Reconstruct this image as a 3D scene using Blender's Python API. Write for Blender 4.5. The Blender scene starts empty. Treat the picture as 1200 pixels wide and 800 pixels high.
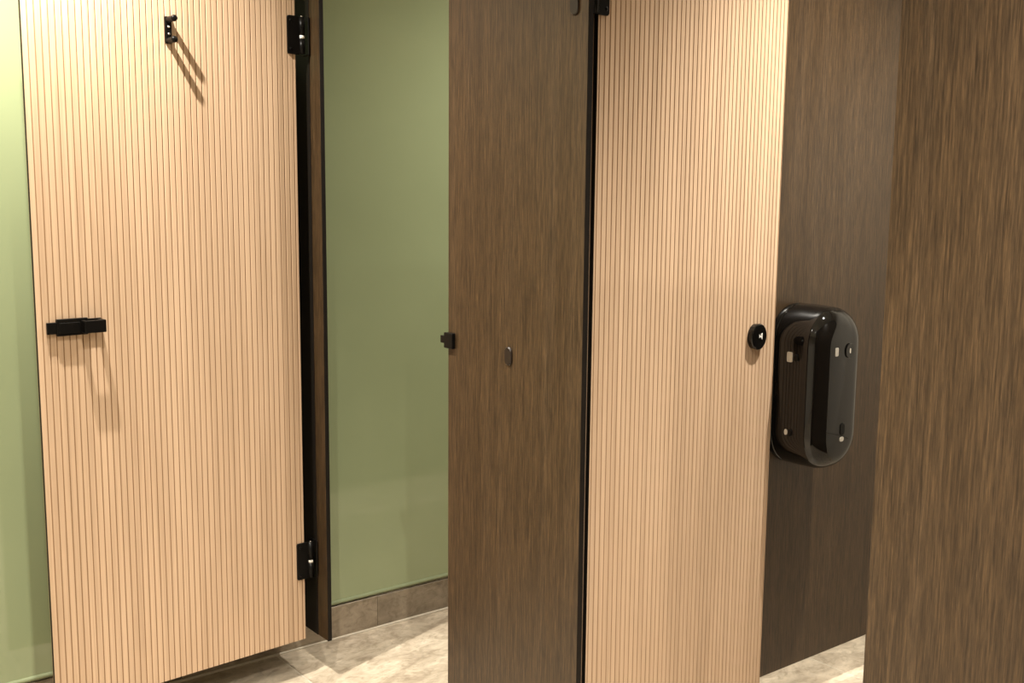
import bpy, bmesh, math, random
from mathutils import Vector, Matrix
random.seed(4)
S = bpy.context.scene
C = S.collection

# ------------------------------------------------------------------ camera
CAM_H, YAW, PITCH, ROLL, FPX = 1.2968, 0.9116, 0.1402, 0.0095, 1280.75
cam = bpy.data.cameras.new('camera'); co = bpy.data.objects.new('camera', cam); C.objects.link(co)
fw = Vector((math.cos(YAW), math.sin(YAW), 0)); rt = Vector((math.sin(YAW), -math.cos(YAW), 0)); up = Vector((0, 0, 1))
F = fw*math.cos(PITCH) - up*math.sin(PITCH); U = up*math.cos(PITCH) + fw*math.sin(PITCH)
Rv = rt*math.cos(ROLL) + U*math.sin(ROLL); Uv = U*math.cos(ROLL) - rt*math.sin(ROLL)
m = Matrix((Rv, Uv, -F)).transposed().to_4x4(); m.translation = Vector((0, 0, CAM_H))
co.matrix_world = m
cam.sensor_width = 36; cam.lens = FPX/1200*36; cam.clip_start = 0.05
S.camera = co

# ------------------------------------------------------------------ world, exposure, downlights, one an added fill
w = bpy.data.worlds.new('world'); S.world = w; w.use_nodes = True
w.node_tree.nodes['Background'].inputs[0].default_value = (1, .85, .68, 1)
w.node_tree.nodes['Background'].inputs[1].default_value = 0.02
S.view_settings.view_transform = 'Standard'; S.view_settings.look = 'None'
S.view_settings.gamma = 1; S.view_settings.use_curve_mapping = False
S.view_settings.exposure = -0.45
CEIL = 2.32
WARM = (1.0, 0.94, 0.835)
#        x     y     watts  cone  blend
LAMPS = [(0.555, 2.235, 375, 132, 1), (0.555, 1.30, 190, 115, 1), (0.555, 0.38, 430, 126, 1), (0.555, -0.55, 260, 126, 1),  # third lamp: assumed in the row, added as fill for the knob door
         (2.32, 1.88, 200, 156, 1), (2.18, 1.12, 340, 116, 1), (2.18, 0.10, 200, 130, 1)]
for x, y, pw, cone, bl in LAMPS:
    l = bpy.data.lights.new('downlight', 'SPOT'); l.energy = pw; l.color = WARM
    l.spot_size = math.radians(cone); l.spot_blend = bl; l.shadow_soft_size = .011
    o = bpy.data.objects.new('downlight', l); C.objects.link(o); o.location = (x, y, CEIL-.035)

# ------------------------------------------------------------------ materials
def nmat(name, rough=.5, spec=.5, metal=0, col=(.5, .5, .5), coat=0):
    mt = bpy.data.materials.new(name); mt.use_nodes = True
    b = mt.node_tree.nodes['Principled BSDF']
    b.inputs['Base Color'].default_value = (*col, 1); b.inputs['Roughness'].default_value = rough
    b.inputs['Specular IOR Level'].default_value = spec; b.inputs['Metallic'].default_value = metal
    b.inputs['Coat Weight'].default_value = coat; b.inputs['Coat Roughness'].default_value = .03
    return mt, mt.node_tree, b
def coords(nt, scale, src='Object', rot=(0, 0, 0), loc=(0, 0, 0)):
    t = nt.nodes.new('ShaderNodeTexCoord'); mp = nt.nodes.new('ShaderNodeMapping')
    mp.inputs['Scale'].default_value = scale; mp.inputs['Rotation'].default_value = rot; mp.inputs['Location'].default_value = loc
    nt.links.new(t.outputs[src], mp.inputs[0]); return mp.outputs[0]
def noise(nt, vec, scale=1, detail=4, rough=.6, dist=0):
    n = nt.nodes.new('ShaderNodeTexNoise'); n.inputs['Scale'].default_value = scale
    n.inputs['Detail'].default_value = detail; n.inputs['Roughness'].default_value = rough; n.inputs['Distortion'].default_value = dist
    nt.links.new(vec, n.inputs['Vector']); return n.outputs[0]
def ramp(nt, fac, stops):
    r = nt.nodes.new('ShaderNodeValToRGB'); e = r.color_ramp.elements
    while len(e) < len(stops): e.new(.5)
    for i, (p, c) in enumerate(stops): e[i].position = p; e[i].color = (*c, 1)
    nt.links.new(fac, r.inputs[0]); return r.outputs[0]
def mix(nt, fac, a, b, mode='MIX'):
    n = nt.nodes.new('ShaderNodeMix'); n.data_type = 'RGBA'; n.blend_type = mode
    if isinstance(fac, float): n.inputs[0].default_value = fac
    else: nt.links.new(fac, n.inputs[0])
    for i, v in ((6, a), (7, b)):
        if isinstance(v, tuple): n.inputs[i].default_value = (*v, 1)
        else: nt.links.new(v, n.inputs[i])
    return n.outputs[2]
def bump(nt, b, h, strength, dist):
    n = nt.nodes.new('ShaderNodeBump'); n.inputs['Strength'].default_value = strength; n.inputs['Distance'].default_value = dist
    nt.links.new(h, n.inputs['Height']); nt.links.new(n.outputs[0], b.inputs['Normal'])

def dark_wood():
    mt, nt, b = nmat('dark_wood_laminate', .38, .38)
    broad = noise(nt, coords(nt, (22, 22, .6)), 1, 3, .5, .3)
    mid = noise(nt, coords(nt, (110, 110, 3.0)), 1, 4, .6, .2)
    fine = noise(nt, coords(nt, (430, 430, 16)), 1, 4, .7)
    pores = noise(nt, coords(nt, (600, 600, 34), loc=(3, 7, 1)), 1, 2, .6)
    c1 = ramp(nt, broad, [(.3, (.038, .0220, .0098)), (.5, (.0425, .0250, .0115)), (.72, (.0480, .0295, .0150))])
    c2 = ramp(nt, mid, [(.32, (.70, .67, .63)), (.52, (1, 1, 1)), (.72, (1.22, 1.22, 1.22))])
    c3 = ramp(nt, fine, [(.36, (.48, .45, .41)), (.5, (1, 1, 1)), (.64, (1.62, 1.60, 1.56))])
    c4 = ramp(nt, pores, [(.33, (.55, .52, .5)), (.46, (1, 1, 1)), (.60, (1, 1, 1)), (.70, (1.5, 1.48, 1.44))])
    c = mix(nt, .8, c1, c2, 'MULTIPLY'); c = mix(nt, .9, c, c3, 'MULTIPLY'); c = mix(nt, .7, c, c4, 'MULTIPLY')
    nt.links.new(c, b.inputs['Base Color'])
    bump(nt, b, fine, .3, .0006)
    return mt
def light_wood():
    mt, nt, b = nmat('pale_maple_laminate', .5, .35)
    oi = nt.nodes.new('ShaderNodeObjectInfo')
    t = nt.nodes.new('ShaderNodeTexCoord'); ad = nt.nodes.new('ShaderNodeVectorMath'); ad.operation = 'ADD'
    nt.links.new(t.outputs['Object'], ad.inputs[0]); nt.links.new(oi.outputs['Location'], ad.inputs[1])
    mp = nt.nodes.new('ShaderNodeMapping'); mp.inputs['Scale'].default_value = (120, 120, 2.2); nt.links.new(ad.outputs[0], mp.inputs[0])
    mp2 = nt.nodes.new('ShaderNodeMapping'); mp2.inputs['Scale'].default_value = (6, 6, 1.2); nt.links.new(ad.outputs[0], mp2.inputs[0])
    a = noise(nt, mp.outputs[0], 1, 4, .6, .2); bb = noise(nt, mp2.outputs[0], 1, 3, .5, .5)
    c1 = ramp(nt, bb, [(.3, (.480, .336, .220)), (.55, (.525, .370, .247)), (.75, (.555, .396, .268))])
    c2 = ramp(nt, a, [(.3, (.84, .82, .79)), (.55, (1, 1, 1)), (.75, (1.06, 1.06, 1.05))])
    c3 = ramp(nt, oi.outputs['Random'], [(0, (.94, .935, .93)), (1, (1.03, 1.03, 1.03))])
    c = mix(nt, .9, c1, c2, 'MULTIPLY'); c = mix(nt, 1.0, c, c3, 'MULTIPLY')
    nt.links.new(c, b.inputs['Base Color']); return mt
def stone(name, tint, contrast=1):
    mt, nt, b = nmat(name, .38, .4)
    oi = nt.nodes.new('ShaderNodeObjectInfo')
    t = nt.nodes.new('ShaderNodeTexCoord'); ad = nt.nodes.new('ShaderNodeVectorMath'); ad.operation = 'MULTIPLY_ADD'
    nt.links.new(oi.outputs['Location'], ad.inputs[0]); ad.inputs[1].default_value = (1.7, 2.3, 1.1); nt.links.new(t.outputs['Object'], ad.inputs[2])
    mp = nt.nodes.new('ShaderNodeMapping'); mp.inputs['Scale'].default_value = (9, 15, 15); mp.inputs['Rotation'].default_value = (0, 0, .6)
    nt.links.new(ad.outputs[0], mp.inputs[0])
    a = noise(nt, mp.outputs[0], 1, 7, .62, .9)
    mp2 = nt.nodes.new('ShaderNodeMapping'); mp2.inputs['Scale'].default_value = (30, 42, 42); nt.links.new(ad.outputs[0], mp2.inputs[0])
    v = noise(nt, mp2.outputs[0], 1, 5, .6, 1.2)
    c1 = ramp(nt, a, [(.32, (.235, .19, .142)), (.48, (.34, .285, .22)), (.6, (.41, .35, .275)), (.74, (.52, .455, .37))])
    c2 = ramp(nt, v, [(.34, (.72, .70, .66)), (.5, (1, 1, 1)), (.7, (1.14, 1.13, 1.11))])
    c = mix(nt, .8, c1, c2, 'MULTIPLY'); c = mix(nt, 1.0, c, tint, 'MULTIPLY')
    if name == 'skirting_stone':
        r = ramp(nt, oi.outputs['Random'], [(0, (.8, .8, .8)), (1, (1.1, 1.1, 1.1))]); c = mix(nt, 1.0, c, r, 'MULTIPLY')
    nt.links.new(c, b.inputs['Base Color']); bump(nt, b, a, .12, .002); return mt
def green_glass():
    mt, nt, b = nmat('green_backpainted_glass', .06, .5, 0, (.178, .215, .098))
    n = noise(nt, coords(nt, (3, 3, 3)), 1, 2)
    nt.links.new(ramp(nt, n, [(.3, (.238, .275, .155)), (.7, (.252, .290, .165))]), b.inputs['Base Color'])
    return mt
WOOD, MAPLE, GLASS = dark_wood(), light_wood(), green_glass()
FLOOR, SKIRT = stone('floor_stone', (1.30, 1.29, 1.27)), stone('skirting_stone', (.66, .63, .58))
CORE = nmat('black_core_edge', .5, .14, 0, (.008, .006, .0045))[0]
GROOVE = nmat('groove_brown', .7, .2, 0, (.24, .145, .074))[0]
BLACK = nmat('satin_black_metal', .35, .12, 0, (.004, .0035, .003))[0]
GLOSS = nmat('gloss_black_plastic', .05, .38, 0, (.004, .0035, .003), 0)[0]
CAP = nmat('brown_cap', .4, .4, 0, (.012, .007, .0045))[0]
STEEL = nmat('bright_steel', .18, .5, 1, (.75, .73, .70))[0]
NYLON = nmat('white_nylon', .5, .4, 0, (.72, .70, .66))[0]
GREYP = nmat('pale_grey_plastic', .3, .5, 0, (.34, .31, .26))[0]
RUBBER = nmat('taupe_rubber', .7, .3, 0, (.20, .15, .10))[0]
def grain(name, col, d, sc):
    mt, nt, b = nmat(name, .8, .2, 0, col)
    n = noise(nt, coords(nt, (sc, sc, sc)), 1, 4)
    nt.links.new(ramp(nt, n, [(.3, tuple(k*(1-d) for k in col)), (.7, tuple(min(1, k*(1+d)) for k in col))]), b.inputs['Base Color']); return mt
GROUT = grain('pale_grout', (.52, .46, .37), .08, 60)
SEAL = grain('green_sealant', (.225, .255, .15), .05, 40)
PAINT = grain('cream_wall_paint', (.66, .62, .54), .03, 5)
CEILP = grain('white_ceiling_paint', (.80, .78, .72), .02, 5)

# ------------------------------------------------------------------ mesh helpers
def link(name, me, parent=None):
    o = bpy.data.objects.new(name, me); C.objects.link(o)
    if parent: o.parent = parent
    return o
def fin(name, bm, mats, parent=None, smooth=False):
    bmesh.ops.recalc_face_normals(bm, faces=bm.faces)
    me = bpy.data.meshes.new(name); bm.to_mesh(me); bm.free()
    for k in (mats if isinstance(mats, (list, tuple)) else [mats]): me.materials.append(k)
    if smooth:
        for p in me.polygons: p.use_smooth = True
    return link(name, me, parent)
def addbox(bm, a, b, bev=0, seg=1):
    x0, y0, z0 = (min(a[i], b[i]) for i in range(3)); x1, y1, z1 = (max(a[i], b[i]) for i in range(3))
    vs = [bm.verts.new(p) for p in ((x0, y0, z0), (x1, y0, z0), (x1, y1, z0), (x0, y1, z0), (x0, y0, z1), (x1, y0, z1), (x1, y1, z1), (x0, y1, z1))]
    fs = [bm.faces.new([vs[i] for i in q]) for q in ((0, 3, 2, 1), (4, 5, 6, 7), (0, 1, 5, 4), (1, 2, 6, 5), (2, 3, 7, 6), (3, 0, 4, 7))]
    if bev:
        es = {e for f in fs for e in f.edges}
        bmesh.ops.bevel(bm, geom=list(es), offset=bev, segments=seg, affect='EDGES', profile=.5)
def box(name, a, b, mat, parent=None, bev=0, seg=1):
    bm = bmesh.new(); addbox(bm, a, b, bev, seg); return fin(name, bm, mat, parent)
def tube(bm, pts, rad, n=12, caps=True):
    pts = [Vector(p) for p in pts]; rings = []
    rs = rad if isinstance(rad, (list, tuple)) else [rad]*len(pts)
    for i, p in enumerate(pts):
        d = (pts[min(i+1, len(pts)-1)] - pts[max(i-1, 0)]).normalized()
        u = d.orthogonal().normalized() if i == 0 else (rings_u - d*rings_u.dot(d)).normalized()
        rings_u = u; v = d.cross(u)
        rings.append([bm.verts.new(p + (u*math.cos(2*math.pi*k/n) + v*math.sin(2*math.pi*k/n))*rs[i]) for k in range(n)])
    for a, b in zip(rings, rings[1:]):
        for k in range(n): bm.faces.new((a[k], a[(k+1) % n], b[(k+1) % n], b[k]))
    if caps: bm.faces.new(rings[0][::-1]); bm.faces.new(rings[-1])
def rrect(cx, cy, wd, ht, r, n=6):
    r = min(r, wd/2 - 1e-5, ht/2 - 1e-5); out = []
    for sx, sy, a0 in ((1, 1, 0), (-1, 1, 90), (-1, -1, 180), (1, -1, 270)):
        for k in range(n+1):
            a = math.radians(a0 + 90*k/n)
            out.append((cx + sx*(wd/2 - r) + r*math.cos(a), cy + sy*(ht/2 - r) + r*math.sin(a)))
    return out
def plate(name, outline, d0, d1, mat, parent, ax, bev=.0008):
    """rounded plate: 2D outline (a, z) between depths d0 (base) and d1 (front); ax maps (a, depth, z) to xyz"""
    bm = bmesh.new(); n = len(outline)
    ca = sum(p[0] for p in outline)/n; cz = sum(p[1] for p in outline)/n
    def ring(d, inset):
        out = []
        for a, z in outline:
            v = Vector((a-ca, z-cz)); L = v.length
            v = v*(1 - inset/max(L, 1e-6)); out.append(bm.verts.new(ax(ca+v.x, d, cz+v.y)))
        return out
    sg = 1 if d1 > d0 else -1
    rs = [ring(d0, 0), ring(d1 - sg*bev, 0), ring(d1, bev)]
    for p, q in zip(rs, rs[1:]):
        for k in range(n): bm.faces.new((p[k], p[(k+1) % n], q[(k+1) % n], q[k]))
    bm.faces.new(rs[0]); bm.faces.new(rs[-1])
    return fin(name, bm, mat, parent)
def tag(o, label, cat, group=None):
    o['kind'] = 'thing'; o['label'] = label; o['category'] = cat
    if group: o['group'] = group
    return o
def struct(o): o['kind'] = 'structure'; return o
def empty(name, loc=(0, 0, 0), rz=0):
    o = bpy.data.objects.new(name, None); C.objects.link(o); o.location = loc; o.rotation_euler = (0, 0, rz); o.empty_display_size = .05; return o
def panel(name, a, b, face_axis):
    """laminate panel, wood faces on +-face_axis and black core edges, slightly eased corners"""
    bm = bmesh.new(); addbox(bm, a, b, .0008, 1)
    bmesh.ops.recalc_face_normals(bm, faces=bm.faces)
    for f in bm.faces: f.material_index = 0 if abs(f.normal[face_axis]) > .9 else 1
    return fin(name, bm, [WOOD, CORE])

# ------------------------------------------------------------------ the room
XF = 1.3038          # plane of the cubicle fronts
YW = 2.6855          # end wall with the green glass
YD = 1.640           # partition between the two cubicles
ZB, ZT = .1055, 1.875
X0, X1, Y0 = -1.0, 2.95, -2.0
floor = struct(box('floor', (X0, Y0, -.06), (X1, YW+.02, -.0006), GROUT))
TS = .595; gap = .005
xs = [1.2605 + TS*k for k in range(-4, 4)]; ys = [YW-.004 - TS*k for k in range(0, 9)]
tile_me = {}
for i, x in enumerate(xs):
    for y in ys:
        xa, xb = max(x, X0), min(x+TS-gap, X1); ya, yb = max(y-TS+gap, Y0), y
        if xb-xa < .02 or yb-ya < .02: continue
        key = (round(xb-xa, 3), round(yb-ya, 3))
        if key not in tile_me:
            bm = bmesh.new(); addbox(bm, (0, 0, -.01), (xb-xa, yb-ya, 0), .0004)
            bmesh.ops.recalc_face_normals(bm, faces=bm.faces)
            me = bpy.data.meshes.new('floor_tile'); bm.to_mesh(me); bm.free(); me.materials.append(FLOOR); tile_me[key] = me
        t = link('floor_tile', tile_me[key], floor); t.location = (xa, ya, 0)
ceiling = struct(box('ceiling', (X0, Y0, CEIL), (X1, YW+.02, CEIL+.06), CEILP))
for x, y, *_ in LAMPS:  # one trim per lamp, the added fill included
    bm = bmesh.new(); n = 24
    prof = [(.030, -.002), (.030, -.010), (.046, -.010), (.050, -.001)]
    rings = [[bm.verts.new((x + r*math.cos(2*math.pi*k/n), y + r*math.sin(2*math.pi*k/n), CEIL + z)) for k in range(n)] for r, z in prof]
    for p, q in zip(rings, rings[1:] + rings[:1]):
        for k in range(n): bm.faces.new((p[k], p[(k+1) % n], q[(k+1) % n], q[k]))
    fin('downlight_trim', bm, STEEL, ceiling, True)
wall_end = struct(box('wall_end', (X0-.05, YW+.008, 0), (X1+.05, YW+.12, CEIL), PAINT))
gp = box('glass_panel', (X0, YW+.001, .1045), (X1, YW+.0075, CEIL-.002), GLASS, wall_end, .0007)
bm = bmesh.new(); tube(bm, [(X0, YW+.0015, .1085), (X1, YW+.0015, .1085)], .0062, 12); fin('sealant_bead', bm, SEAL, wall_end, True)
base = struct(box('baseboard_end', (X0, YW+.004, .001), (X1, YW+.0075, .0985), GROUT))
for k in range(-4, 3):
    x = 1.5855 + TS*k; xa, xb = max(x, X0), min(x+TS-.002, X1)
    if xb-xa < .02: continue
    pr = .004 if k % 2 else .0015
    t = box('skirting_tile', (0, 0, 0), (xb-xa, .0045+pr, .0945), SKIRT, base, .0008); t.location = (xa, YW-pr, .004)
    if k == 0: t.location.z = .002
bm = bmesh.new(); tube(bm, [(X0, YW-.0035, .0015), (X1, YW-.0035, .0015)], .0042, 8); fin('floor_joint', bm, GROUT, base, True)
struct(box('wall_left', (X0-.1, Y0, 0), (X0, YW, CEIL), PAINT))
struct(box('wall_back', (X0-.1, Y0-.1, 0), (X1+.1, Y0, CEIL), PAINT))
struct(box('wall_right', (X1, Y0, 0), (X1+.1, YW, CEIL), PAINT))

# ------------------------------------------------------------------ pilasters and partitions
TH = .0115
p_fin = panel('wall_pilaster', (XF, 2.462, ZB), (XF+TH, YW-.004, ZT), 0)
tag(p_fin, 'narrow dark wood pilaster fixed to green glass wall beside the open hook door', 'partition')
box('dark_strip', (XF-.0022, 2.5145, ZB+.001), (XF-.0002, 2.590, ZT-.001), CORE, p_fin, .0005)  # near-black full-height strip laid on the pilaster face
p_c = panel('front_pilaster', (XF, 1.4735, ZB-.06), (XF+TH, 1.9045, ZT), 0)
tag(p_c, 'dark brown wood pilaster panel with black keep on its edge, between two grooved doors', 'partition')
p_e = panel('front_pilaster', (XF, -.35, ZB-.06), (XF+TH, .8585, ZT), 0)
tag(p_e, 'plain dark wood front panel with coarse grain, no fittings', 'partition')
p_d = panel('dividing_partition', (XF+TH+.001, YD, ZB), (X1-.001, YD+.013, ZT), 1)
tag(p_d, 'dark wood partition carrying the black toilet roll dispenser', 'partition')
p_f = panel('dividing_partition', (XF+TH+.001, .60, ZB), (X1-.001, .613, ZT), 1)
tag(p_f, 'dark wood partition fixed behind the plain coarse-grained front panel', 'partition')
# keep on the edge of the middle pilaster and oval fixing caps on its face
bm = bmesh.new(); addbox(bm, (XF-.009, 1.878, .9575), (XF+.016, 1.9085, .9905), .0012)
kp = fin('lock_keep', bm, BLACK, p_c)
box('keep_lip', (XF-.005, 1.9080, .966), (XF+.012, 1.9275, .982), BLACK, kp, .001)
axC = lambda a, d, z: (XF-d, a, z)
plate('fixing_cap', rrect(1.6925, .966, .022, .037, .011), 0, .004, CAP, p_c, axC, .0015)
plate('hinge_cover', rrect(1.5093, 1.652, .0215, .107, .0105), 0, .004, CAP, p_c, axC, .0015)
plate('hinge_cover', rrect(1.5093, .230, .0215, .107, .0105), 0, .004, CAP, p_c, axC, .0015)

# ------------------------------------------------------------------ grooved doors (local x along the door, -y towards the viewer, z up)
P = .0143; GW = .0024; CT = .0095; ST = .0014
slat_cache = {}
def slat_mesh(wd):
    k = round(wd, 4)
    if k not in slat_cache:
        bm = bmesh.new(); pr = [(0, 0), (0, -ST+.0005), (.0006, -ST), (wd-.0006, -ST), (wd, -ST+.0005), (wd, 0)]
        lo = [bm.verts.new((x, y, 0)) for x, y in pr]; hi = [bm.verts.new((x, y, ZT-ZB)) for x, y in pr]
        for a in range(6): bm.faces.new((lo[a], lo[(a+1) % 6], hi[(a+1) % 6], hi[a]))
        bm.faces.new(lo); bm.faces.new(hi); bmesh.ops.recalc_face_normals(bm, faces=bm.faces)
        me = bpy.data.meshes.new('slat'); bm.to_mesh(me); bm.free(); me.materials.append(MAPLE); slat_cache[k] = me
    return slat_cache[k]
def make_door(loc, ang, i0, i1, ngroove, label):
    root = empty('cubicle_door', (loc[0], loc[1], 0), ang)
    tag(root, label, 'door')
    t0, t1 = i0*P, i1*P
    bm = bmesh.new(); addbox(bm, (t0, ST, ZB), (t1, ST+CT, ZT)); bmesh.ops.recalc_face_normals(bm, faces=bm.faces)
    for f in bm.faces: f.material_index = 1 if abs(f.normal.y) > .9 else 0
    leaf = fin('door_leaf', bm, [CORE, GROOVE], root)
    edges = [t0] + [k*P for k in range(ngroove)] + [t1]
    for k, (a, b) in enumerate(zip(edges, edges[1:])):
        a2 = a + (GW/2 if k else 0); b2 = b - (GW/2 if k < len(edges)-2 else 0)
        s = link('slat', slat_mesh(b2-a2), leaf); s.location = (a2, ST, ZB)
    bm = bmesh.new()
    for k, (a, b) in enumerate(zip(edges, edges[1:])):
        a2 = a + (GW/2 if k else 0); b2 = b - (GW/2 if k < len(edges)-2 else 0)
        addbox(bm, (a2, ST+CT, ZB), (b2, ST+CT+ST, ZT))
    bk = fin('rear_grooved_face', bm, MAPLE, leaf); bk['kind'] = 'stuff'
    return root
axD = lambda a, d, z: (a, -d, z)
doorA = make_door((.6312, 2.4679), .075, -.85, 44.5, 45, 'pale grooved wooden door swung open along green wall, with black coat hook and slide lock')
doorB = make_door((1.399, 1.5482), .1113, -.35, 44.15, 45, 'pale grooved wooden door with round black knob, opened beside the dispenser partition')

def hinge(door, t_edge, z0, z1, sgn, frame_leaf):
    """leaf on the door face, knuckle beyond the door edge, second leaf on the pilaster. sgn=+1: hinge at the far end"""
    zc, h = (z0+z1)/2, z1-z0
    if sgn > 0: ca, wd = t_edge - .0065, .034
    else: ca, wd = t_edge + .009, .032
    hg = plate('hinge', rrect(ca, zc, wd, h, .005), .0002, .0045, BLACK, door, axD, .001)
    kt = t_edge + sgn*.0165
    bm = bmesh.new()
    for a, b in ((z0+.002, zc-.008), (zc+.001, z1-.002)): tube(bm, [(kt, -.004, a), (kt, -.004, b)], .0075, 16)
    fin('hinge_barrel', bm, BLACK, hg, True)
    bm = bmesh.new(); tube(bm, [(kt, -.004, zc-.0078), (kt, -.004, zc+.0008)], .0066, 16); fin('washer', bm, NYLON, hg, True)
    bm = bmesh.new(); tube(bm, [(kt, -.004, z1-.002), (kt, -.004, z1+.001)], .003, 12); fin('pin', bm, STEEL, hg, True)
    for z in (z0+.012, z1-.012):
        bm = bmesh.new(); tube(bm, [(ca-sgn*.008, -.0043, z), (ca-sgn*.008, -.0056, z)], [.0042, .003], 12); fin('screw', bm, BLACK, hg, True)
    frame_leaf(hg, kt, z0, z1)
def leafA(hg, kt, z0, z1):
    # leaf on the pilaster face, given in the door's local frame
    inv = doorA.matrix_basis.inverted()
    bm = bmesh.new()
    addbox(bm, (XF-.0065, 2.507, z0), (XF-.0024, 2.545, z1), .001)
    for v in bm.verts: v.co = inv @ v.co
    fin('pilaster_leaf', bm, BLACK, hg)
def leafB(hg, kt, z0, z1):
    inv = doorB.matrix_basis.inverted()
    bm = bmesh.new()
    addbox(bm, (XF+TH+.0002, 1.488, z0), (XF+TH+.0045, 1.556, z1), .001)
    addbox(bm, (XF+TH+.003, 1.536, z0), (1.386, 1.544, z1), .001)
    for v in bm.verts: v.co = inv @ v.co
    fin('pilaster_leaf', bm, BLACK, hg)
bpy.context.view_layer.update()
for z0, z1 in ((1.6155, 1.7075), (.2715, .3700)):
    hinge(doorA, 44.5*P, z0, z1, 1, leafA)
for z0, z1 in ((1.6125, 1.7045), (.1900, .2820)):
    hinge(doorB, -.35*P, z0, z1, -1, leafB)

# coat hook on the open door
hk = plate('coat_hook', rrect(.307, 1.6405, .0145, .060, .002), .0002, .005, BLACK, doorA, axD, .001)
for z, lift in ((1.6635, .0005), (1.6175, .0005)):
    bm = bmesh.new(); pts = []; rad = []
    for k in range(9):
        s = k/8; pts.append((.307, -.004-(.034 if z > 1.64 else .0325)*s, z + lift*s*s)); rad.append(.0068 if k < 7 else (.0076 if k == 7 else .0066))
    pts.append((.307, -.004-(.0355 if z > 1.64 else .034), z+lift)); rad.append(.003)
    tube(bm, pts, rad, 14); fin('peg', bm, BLACK, hk, True)
for z in (1.6475, 1.632):
    bm = bmesh.new(); tube(bm, [(.307, -.0048, z), (.307, -.0062, z), (.307, -.0070, z)], [.0030, .0028, .0012], 12); fin('screw', bm, STEEL, hk, True)

# slide lock
bm = bmesh.new(); addbox(bm, (.027, -.0105, .9665), (.094, -.0003, 1.0035), .001)
lk = fin('slide_lock', bm, BLACK, doorA)
box('lock_track', (.031, -.0125, .9725), (.076, -.0100, .9955), BLACK, lk, .0008)
box('bolt', (.0065, -.0085, .9715), (.0275, -.0008, .9970), BLACK, lk, .001)
bm = bmesh.new()
addbox(bm, (.078, -.0330, .9715), (.0865, -.0095, .9990), .0012)
addbox(bm, (.1165, -.0330, .9715), (.1255, -.0003, .9990), .0012)
addbox(bm, (.078, -.0345, .9715), (.1255, -.0265, .9990), .0012)
addbox(bm, (.094, -.0060, .9690), (.1255, -.0003, 1.0005), .001)
fin('thumb_handle', bm, BLACK, lk)

# knob and rubber buffer of the second door
kc = (.548, .9665)
bm = bmesh.new(); tube(bm, [(kc[0], -y, kc[1]) for y in (.0002, .0115, .0135, .0145)], [.0290, .0300, .0290, .0272], 40)
kb = fin('knob', bm, GLOSS, doorB)
bm = bmesh.new(); tube(bm, [(kc[0], -.0144, kc[1]), (kc[0], -.0151, kc[1])], [.0075, .0070], 24); fin('knob_centre', bm, BLACK, kb, True)
bm = bmesh.new()
for tri in (((-.003, .006), (.005, .0005), (-.003, -.002)), ((.0045, .006), (.009, .008), (.009, -.007), (.004, -.001))):
    vs = [bm.verts.new((kc[0]+a, -.0155, kc[1]+b)) for a, b in tri]; f = bm.faces.new(vs)
    r = bmesh.ops.extrude_face_region(bm, geom=[f]); bmesh.ops.translate(bm, verts=[v for v in r['geom'] if isinstance(v, bmesh.types.BMVert)], vec=(0, .0012, 0))
fin('knob_highlight', bm, NYLON, kb)  # reflected highlight on the knob, built as white facets
box('rubber_buffer', (44.15*P-.0005, .002, .815), (44.15*P+.005, .010, .848), RUBBER, doorB, .001)

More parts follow.
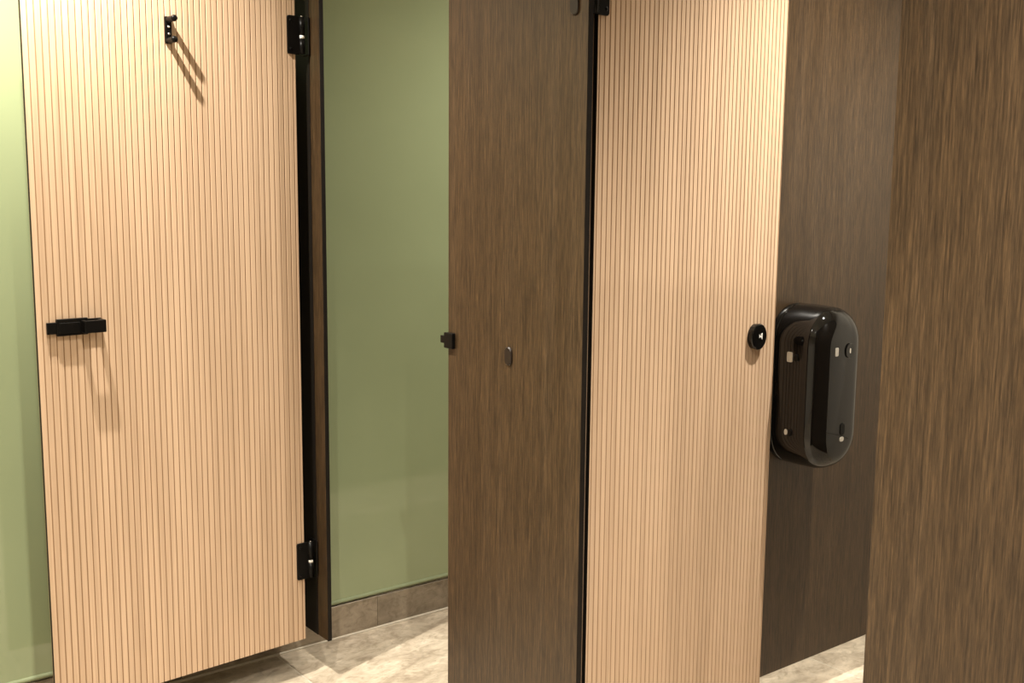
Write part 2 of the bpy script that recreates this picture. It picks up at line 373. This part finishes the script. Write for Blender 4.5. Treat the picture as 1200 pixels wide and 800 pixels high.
# ------------------------------------------------------------------ toilet roll dispenser on the partition
dsp = empty('toilet_roll_dispenser', (2.1275, YD, .838))
tag(dsp, 'glossy black rounded toilet roll dispenser mounted on dark wood partition', 'dispenser')
DW, DH, DD, RF = .186, .385, .140, .046
def ringpts(inset, n=14):
    return rrect(0, 0, DW-2*inset, DH-2*inset, .086-inset*.95, n)
bm = bmesh.new(); prof = [(.003, .0185), (.0006, .0190), (0, .021), (0, .060), (.0015, DD-RF)]
for k in range(1, 10):
    a = math.pi/2*k/9; prof.append((.0015 + RF*(1-math.cos(a)), DD-RF + RF*math.sin(a)*.96))
prof.append((.062, DD-.0008)); prof.append((.085, DD))
rings = [[bm.verts.new((x, -d, z)) for x, z in ringpts(i)] for i, d in prof]
n = len(rings[0])
for p, q in zip(rings, rings[1:]):
    for k in range(n): bm.faces.new((p[k], p[(k+1) % n], q[(k+1) % n], q[k]))
bm.faces.new(rings[-1]); bm.faces.new(rings[0])
cover = fin('cover', bm, GLOSS, dsp, True)
bm = bmesh.new(); rings = [[bm.verts.new((x, -d, z)) for x, z in ringpts(i)] for i, d in ((.002, .0003), (.0005, .003), (.0005, .016), (.004, .018))]
for p, q in zip(rings, rings[1:]):
    for k in range(n): bm.faces.new((p[k], p[(k+1) % n], q[(k+1) % n], q[k]))
bm.faces.new(rings[0]); bm.faces.new(rings[-1]); fin('back_plate', bm, GLOSS, dsp, True)
axF = lambda a, d, z: (a, -d, z)
lkk = plate('key_lock', rrect(.022, .092, .030, .034, .015, 8), DD-.001, DD+.003, GLOSS, dsp, axF, .001)
plate('key_slot', rrect(.022, .092, .004, .012, .0018), DD+.0028, DD+.0036, STEEL, lkk, axF, .0003)
plate('pale_plate', rrect(-.024, .092, .012, .020, .003), DD-.001, DD+.0006, GREYP, dsp, axF, .0004)  # small pale grey plate left of the lock
plate('cover_button', rrect(.010, -.092, .016, .030, .008), DD-.001, DD+.002, BLACK, dsp, axF, .001)
plate('lower_pale_plate', rrect(.010, -.116, .015, .011, .005), DD-.001, DD+.0012, GREYP, dsp, axF, .0004)  # small pale grey plate low on the front
bm = bmesh.new(); tube(bm, [(-.050, -DD+.0004, -.094), (-.020, -DD+.0002, -.100), (.010, -DD+.0002, -.108), (.036, -DD+.0006, -.118)], .0009, 6); fin('cover_seam', bm, CORE, dsp)
axS = lambda a, d, z: (-DW/2-d, -a, z)
sw = plate('side_pale_plate', rrect(.062, .077, .016, .024, .004), -.001, .0012, GREYP, dsp, axS, .0004)  # pale and dark plates in pairs on the left side
plate('side_dark_plate', rrect(.080, .077, .013, .017, .0064), -.001, .0022, BLACK, dsp, axS, .0006)
plate('side_pale_plate', rrect(.060, -.100, .009, .014, .0044), -.001, .0012, GREYP, dsp, axS, .0004)
plate('side_dark_plate', rrect(.072, -.100, .010, .017, .0049), -.001, .0022, BLACK, dsp, axS, .0006)
